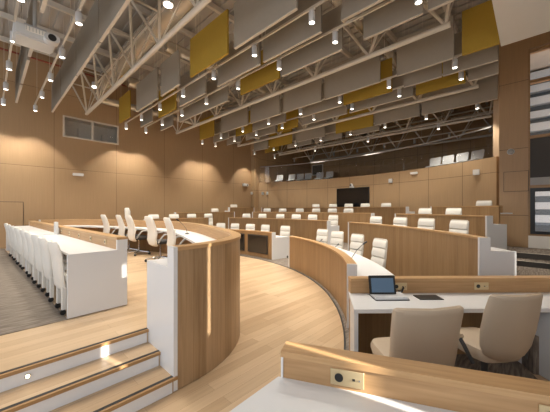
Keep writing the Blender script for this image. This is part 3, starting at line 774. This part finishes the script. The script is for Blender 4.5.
# ------------------------------------------------------------------ gallery
bal = thing('glass_balustrade', 'clear glass balustrade along the front of the public gallery', 'balustrade', pol(-3.5, RG+.12, 3.37))
k = 0; a = -30.0
while a < 23:
    P, Nn = arc(a, a+4.9, RG, 2.5); child_strip('glass_panel', P, Nn, .115, .127, 3.375, 4.35, M['glass'], bal); a += 5.05
P, Nn = arc(-30, 23.2, RG, 2); child_strip('handrail', P, Nn, .10, .14, 4.35, 4.39, M['greyp'], bal)
def gallery_chair(label, loc, rz):
    t = thing('gallery_chair', label, 'chair', loc, rz, 'grey gallery chairs')
    obj('seat', cushion(-.2, .22, .46, .42, .47), M['gchair'], t, True)
    obj('backrest', slab([(-.2, .5, .42, .02), (-.23, .6, .47, .03), (-.26, .8, .47, .03), (-.27, .86, .42, .02)], .04), M['gchair'], t, True)
    for sx in (-1, 1):
        for sy in (-1, 1):
            mb = MB(); mb.tube((sx*.17, sy*.18, .43), (sx*.21, sy*.21, 0.0), .012, 6); obj('leg', mb, M['chrome'], t)
    return t
g0 = None
def gal(phis, side):
    global g0
    for i, ph in enumerate(phis):
        lb = 'grey gallery chair behind the glass, %s from the left in the %s group' % (ORD[i+1], side)
        loc = pol(ph, RG+1.1, 3.1); rz = face_center(ph)
        if g0 is None: g0 = gallery_chair(lb, loc, rz)
        else: dup(g0, loc, rz, lb)
gal([19.5, 16.0, 13.6, 11.4, 8.2, 5.6], 'left')
gal([-17.9, -20.1, -22.4, -24.7], 'right')
t = thing('monitor', 'small dark monitor high on the rear gallery wall', 'screen', (GX-.006, 12.1, 4.75))
mb = MB(); mb.bx(-.06, 0, -.5, .5, -.4, .4); obj('housing', mb, M['gframe'], t); mb = MB(); mb.bx(-.065, -.06, -.45, .45, -.35, .35); obj('panel', mb, M['gpane'], t)

# ------------------------------------------------------------------ ceiling structure
ZC = 5.18
def truss(X, label):
    t = thing('roof_truss', label, 'truss', (X, 6.45, ZC), 0, 'white roof trusses')
    H = 1.22; W = .34
    ys = [11.7-6.45-1.5*k for k in range(8)]
    mb = MB(); mb.tube((0, ys[0]+.08, 0), (0, ys[-1]-.08, 0), .054, 12); obj('bottom_chord', mb, M['steel'], t, True)
    for s_ in (-1, 1):
        mb = MB(); mb.tube((s_*W, 6.2, H), (s_*W, -5.52, H), .038, 8); obj('top_chord', mb, M['steel'], t, True)
        for i, y in enumerate(ys):
            for dy in (.75, -.75):
                yy = max(-5.5, min(6.15, y+dy))
                mb = MB(); mb.tube((0, y, 0), (s_*W, yy, H), .03 if s_ < 0 else .016, 7); obj('diagonal', mb, M['steel'], t, True)
    for i in range(9):
        y = max(-5.5, min(6.15, ys[0]+.75-1.5*i))
        mb = MB(); mb.tube((-W, y, H), (W, y, H), .024, 7); obj('cross_strut', mb, M['steel'], t, True)
    return t
truss(2.5, 'nearest white lattice truss, upper left over the staff desks')
t1 = None
for X, lb in ((5.95, 'second white lattice truss, crossing the middle of the ceiling'), (9.5, 'third white lattice truss over the upper desk tiers'), (12.85, 'fourth white lattice truss along the gallery front'), (16.2, 'rearmost white lattice truss inside the dark gallery')):
    truss(X, lb)
i = 0
for y in [12.2-1.5*k for k in range(8)]:
    mb = MB(); mb.bx(-11, 11, -.04, .04, 0, .14); i += 1
    o = obj('ceiling_joist', mb, M['steel'], loc=(7, y, 7.05)); tag(o, 'slim white joist under the roof deck, %s from the tan wall' % ORD[i], 'joist', 'roof joists')
# ducts
def duct(p0, p1, r, label, n=9):
    t = thing('air_duct', label, 'duct', p0, 0, 'metal air ducts')
    d = Vector(p1)-Vector(p0)
    mb = MB(); mb.tube((0, 0, 0), d, r, 20); obj('pipe', mb, M['duct'], t, True)
    k = int(d.length/1.2)
    for q in range(1, k):
        c = d*q/k; e = d.normalized()*.015
        mb = MB(); mb.tube(c-e, c+e, r+.012, 20); obj('collar', mb, M['duct'], t, True)
duct((3.1, 12.6, 6.5), (3.1, .8, 6.5), .30, 'large silver duct beside the nearest truss')
duct((2.9, 12.15, 5.95), (11.2, 12.05, 6.0), .14, 'slim silver duct running along the tan wall')
duct((3.6, 10.9, 6.45), (17, 10.9, 6.45), .19, 'silver cross duct second from the tan wall')
duct((3.6, 7.8, 6.5), (17, 7.8, 6.5), .17, 'silver cross duct over the middle of the room')
duct((3.6, 3.2, 6.5), (17, 3.2, 6.5), .17, 'silver cross duct nearest the white lowered ceiling')
mb = MB(); mb.tube((-6, 0, 0), (16, 0, 0), .03, 8); o = obj('sprinkler_pipe', mb, M['red'], loc=(2, 12.45, 6.9), smooth=True); tag(o, 'thin dark red sprinkler pipe under the deck by the tan wall', 'pipe')

# baffles: (line X, [(Y far, Y near, colour)])
BZ, BH = 4.97, .92
BAF = [
 (-.05, 'first bay, left line', [(11.4, 9.75, 0), (9.7, 8.0, 0), (7.9, 6.3, 0), (6.1, 4.6, 0)]),
 (.63, 'first bay, middle line', [(11.5, 9.75, 0), (9.6, 8.0, 0), (7.8, 6.95, 0), (5.9, 4.2, 0), (4.1, 2.6, 0)]),
 (1.52, 'first bay, right line', [(11.72, 10.1, 0), (10.05, 8.1, 0), (8.05, 6.15, 0), (6.1, 4.2, 0), (4.15, 2.3, 0), (2.25, .8, 0)]),
 (3.46, 'second bay, left line', [(11.35, 10.25, 1), (9.62, 8.0, 0), (7.77, 6.7, 0), (6.12, 4.62, 1), (4.39, 2.78, 0), (2.45, 1.2, 0)]),
 (4.22, 'second bay, middle line', [(11.31, 10.2, 0), (9.67, 8.4, 1), (8.14, 6.65, 0), (6.07, 4.45, 0), (4.33, 2.82, 0), (2.4, .85, 0)]),
 (4.98, 'second bay, right line', [(11.22, 10.16, 0), (9.6, 6.65, 0), (6.04, 4.55, 1), (4.47, 2.82, 0), (2.36, 1.33, 0), (1.25, .75, 0)]),
 (6.91, 'third bay, left line', [(11.39, 10.24, 1), (9.68, 7.96, 0), (7.79, 6.3, 0), (6.13, 4.62, 0), (4.49, 2.84, 0), (2.42, 1.24, 0), (1.09, .48, 1)]),
 (7.67, 'third bay, middle line', [(11.4, 10.17, 0), (9.65, 8.58, 1), (8.52, 6.7, 0), (5.98, 4.35, 0), (4.3, 2.82, 1), (2.51, 1.63, 0), (1.6, .56, 0)]),
 (8.43, 'third bay, right line', [(11.34, 10.23, 0), (9.86, 7.91, 0), (7.8, 6.73, 1), (6.53, 4.6, 0), (4.5, 2.51, 0), (2.43, 1.26, 1), (1.2, .60, 0)]),
 (10.36, 'fourth bay, left line', [(11.42, 10.31, 0), (10.16, 8.64, 1), (8.39, 6.73, 0), (6.18, 4.53, 1), (4.46, 2.86, 0), (2.8, .76, 0)]),
 (11.12, 'fourth bay, middle line', [(11.3, 10.2, 1), (9.6, 8.0, 0), (7.8, 6.3, 0), (6.1, 4.6, 0)]),
]
for X, lname, segs in BAF:
    cnt = [0, 0]
    for ya, yb, g in segs:
        cnt[g] += 1
        cn = ['grey', 'ochre'][g]
        L = ya-yb
        t = thing('ceiling_baffle', '%s %s ceiling baffle from the tan wall, %s' % (ORD[cnt[g]], cn, lname), 'baffle', (X, (ya+yb)/2, BZ), 0, '%s ceiling baffles' % cn)
        mb = MB(); mb.bx(-.022, .022, -L/2, L/2, .012, BH); obj('panel', mb, M['gold' if g else 'grey'], t)
        mb = MB(); mb.bx(-.026, .026, -L/2, L/2, 0, .012); obj('edge_trim', mb, M['gold' if g else 'edge'], t)
        for s_ in (-1, 1):
            mb = MB(); mb.tube((0, s_*L*.36, BH), (0, s_*L*.36, 7.28-BZ), .004, 5); obj('hanger', mb, M['steel'], t)

# tracks and spotlights
LY = [11.8, 10.25, 8.73, 7.22, 5.70, 4.22, 2.76, 1.29]
WARM = (1.0, .93, .82)
spot_d = bpy.data.lights.new('spot', 'SPOT'); spot_d.energy = 230; spot_d.color = WARM; spot_d.spot_size = radians(104); spot_d.spot_blend = .55; spot_d.shadow_soft_size = .05
TR = [(.36, 'first track from the left', 0), (1.10, 'second track from the left', 0), (3.84, 'third track from the left', 0), (4.60, 'fourth track from the left', 0), (7.29, 'fifth track from the left', 0), (8.05, 'sixth track from the left', 0), (10.74, 'seventh track from the left', 0), (12.45, 'gallery front track', 1), (14.4, 'gallery rear track', 2)]  # seventh track's lamps are lit as added fill for the upper tiers and gallery
spot0 = off0 = None
wash_d = spot_d.copy(); wash_d.energy = 300; wash_d.spot_size = radians(80); wash_d.spot_blend = .45
for X, nm, gk in TR:
    zt = 5.16
    tr = thing('lighting_track', 'thin white lighting track, the %s' % nm, 'track', (X, 6.4, zt), 0, 'lighting tracks')
    mb = MB(); mb.bx(-.018, .018, -5.6, 5.55, 0, .04); obj('rail', mb, M['steel'], tr)
    for yy in (-5, -2.5, 0, 2.5, 5):
        mb = MB(); mb.tube((0, yy, .04), (0, yy, 7.28-zt), .004, 5); obj('hanger', mb, M['steel'], tr)
    for i, y in enumerate(LY):
        if (gk == 1 and i % 2) or (X < 2 and i > 5) or (X < 4 and i > 6): continue
        lb = 'white cylinder spotlight on the %s, %s from the tan wall' % (nm, ORD[i+1])
        if spot0 is None:
            t = spot0 = thing('track_spotlight', lb, 'spotlight', (X, y, zt), 0, 'white track spotlights')
            mb = MB(); mb.tube((0, 0, 0), (0, 0, -.05), .014, 8); mb.box((0, 0, -.012), (.04, .12, .024)); obj('adapter', mb, M['whitep'], t)
            mb = MB(); mb.lathe([(.03, -.045), (.052, -.05), (.055, -.06), (.055, -.235), (.046, -.235), (.046, -.215)], n=18); obj('housing', mb, M['white'], t, True)
            mb = MB(); mb.tube((0, 0, -.205), (0, 0, -.228), .0455, 18); obj('lens', mb, M['lens'], t)
            lo = bpy.data.objects.new('lamp', spot_d); COL.objects.link(lo); lo.parent = t; lo.location = (0, 0, -.245)
        elif gk in (0, 1):
            r = dup(spot0, (X, y, zt), 0, lb, 'white track spotlights')
        else:
            lb = lb.replace('white', 'unlit grey')
            if off0 is None:
                t = off0 = thing('track_spotlight', lb, 'spotlight', (X, y, zt), 0, 'unlit track spotlights')
                mb = MB(); mb.tube((0, 0, 0), (0, 0, -.05), .014, 8); mb.box((0, 0, -.012), (.04, .12, .024)); obj('adapter', mb, M['greyp'], t)
                mb = MB(); mb.lathe([(.03, -.045), (.052, -.05), (.055, -.06), (.055, -.235), (.046, -.235), (.046, -.215)], n=18); obj('housing', mb, M['greyp'], t, True)
                mb = MB(); mb.tube((0, 0, -.205), (0, 0, -.228), .0455, 18); obj('lens', mb, M['dark'], t)
            else: dup(off0, (X, y, zt), 0, lb, 'unlit track spotlights')
gal_d = spot_d.copy(); gal_d.energy = 220
for o in bpy.data.objects:
    if o.type == 'LIGHT' and o.data == spot_d and o.parent.location.x > 12: o.data = gal_d
    if o.type == 'LIGHT' and o.data == spot_d and o.parent.location.y > 11.5: o.data = wash_d; o.rotation_euler = (radians(15), 0, 0)
# round downlights inside the nearest bay
for i, (x, y) in enumerate(((2.52, 10.75), (2.52, 5.35), (2.52, 2.3))):
    t = thing('downlight', 'bright round downlight hanging inside the nearest truss, %s from the tan wall' % ORD[i+1], 'lamp', (x, y, 5.85), 0, 'round downlights')
    mb = MB(); mb.lathe([(.03, .16), (.09, .14), (.10, .02), (.10, 0)], n=18); obj('housing', mb, M['white'], t, True)
    mb = MB(); mb.tube((0, 0, -.003), (0, 0, -.012), .085, 18); obj('lens', mb, M['lens'], t)
    mb = MB(); mb.tube((0, 0, .16), (0, 0, 7.28-5.85), .008, 6); obj('stem', mb, M['steel'], t)

# projector
t = thing('projector', 'white projector hanging from the ceiling at upper left', 'projector', (.60, 6.5, 4.70), 0)
mb = MB(); mb.bx(-.29, .27, -.20, .24, -.02, .20); obj('body', mb, M['proj'], t, bevel=.03)
mb = MB(); mb.bx(-.14, .25, -.212, -.198, .09, .17); g = obj('vent_grille', mb, M['gframe'], t)
for k in range(9):
    mb = MB(); mb.bx(-.135+k*.043, -.127+k*.043, -.216, -.212, .095, .165); obj('slat', mb, M['greyp'], g)
mb = MB(); mb.loft([[(.20+.11*cos(2*pi*k/16), y, .05+sq(sin(2*pi*k/16), .7)*.075) for k in range(16)] for y in (-.18, -.30, -.34)]); s_ = obj('lens_shroud', mb, M['proj'], t, True)
mb = MB(); mb.tube((.20, -.34, .05), (.20, -.346, .05), .06, 16); obj('lens', mb, M['black'], s_)
mb = MB(); mb.tube((0, 0, .24), (0, 0, 7.28-4.70), .03, 12); mb.box((0, 0, .23), (.30, .22, .05)); obj('ceiling_mount', mb, M['greyp'], t)

# ------------------------------------------------------------------ light
sun_d = bpy.data.lights.new('sun', 'SUN'); sun_d.energy = 28; sun_d.color = (1, .93, .82); sun_d.angle = radians(.6)
sun = bpy.data.objects.new('sun', sun_d); COL.objects.link(sun)
dirv = Vector((-.22, 1.0, -.40)); sun.rotation_euler = dirv.to_track_quat('-Z', 'Y').to_euler(); sun.location = (4, -10, 8)
W = bpy.data.worlds.new('world'); S.world = W; W.use_nodes = True
bg = W.node_tree.nodes['Background']; bg.inputs[0].default_value = (.86, .92, 1.0, 1); bg.inputs[1].default_value = 2.0
S.view_settings.view_transform = 'Standard'; S.view_settings.look = 'None'; S.view_settings.gamma = 1
S.view_settings.use_curve_mapping = False
S.view_settings.exposure = -0.5
S.cycles.use_denoising = True
S.cycles.max_bounces = 8; S.cycles.diffuse_bounces = 4; S.cycles.transparent_max_bounces = 12
S.cycles.sample_clamp_indirect = 6
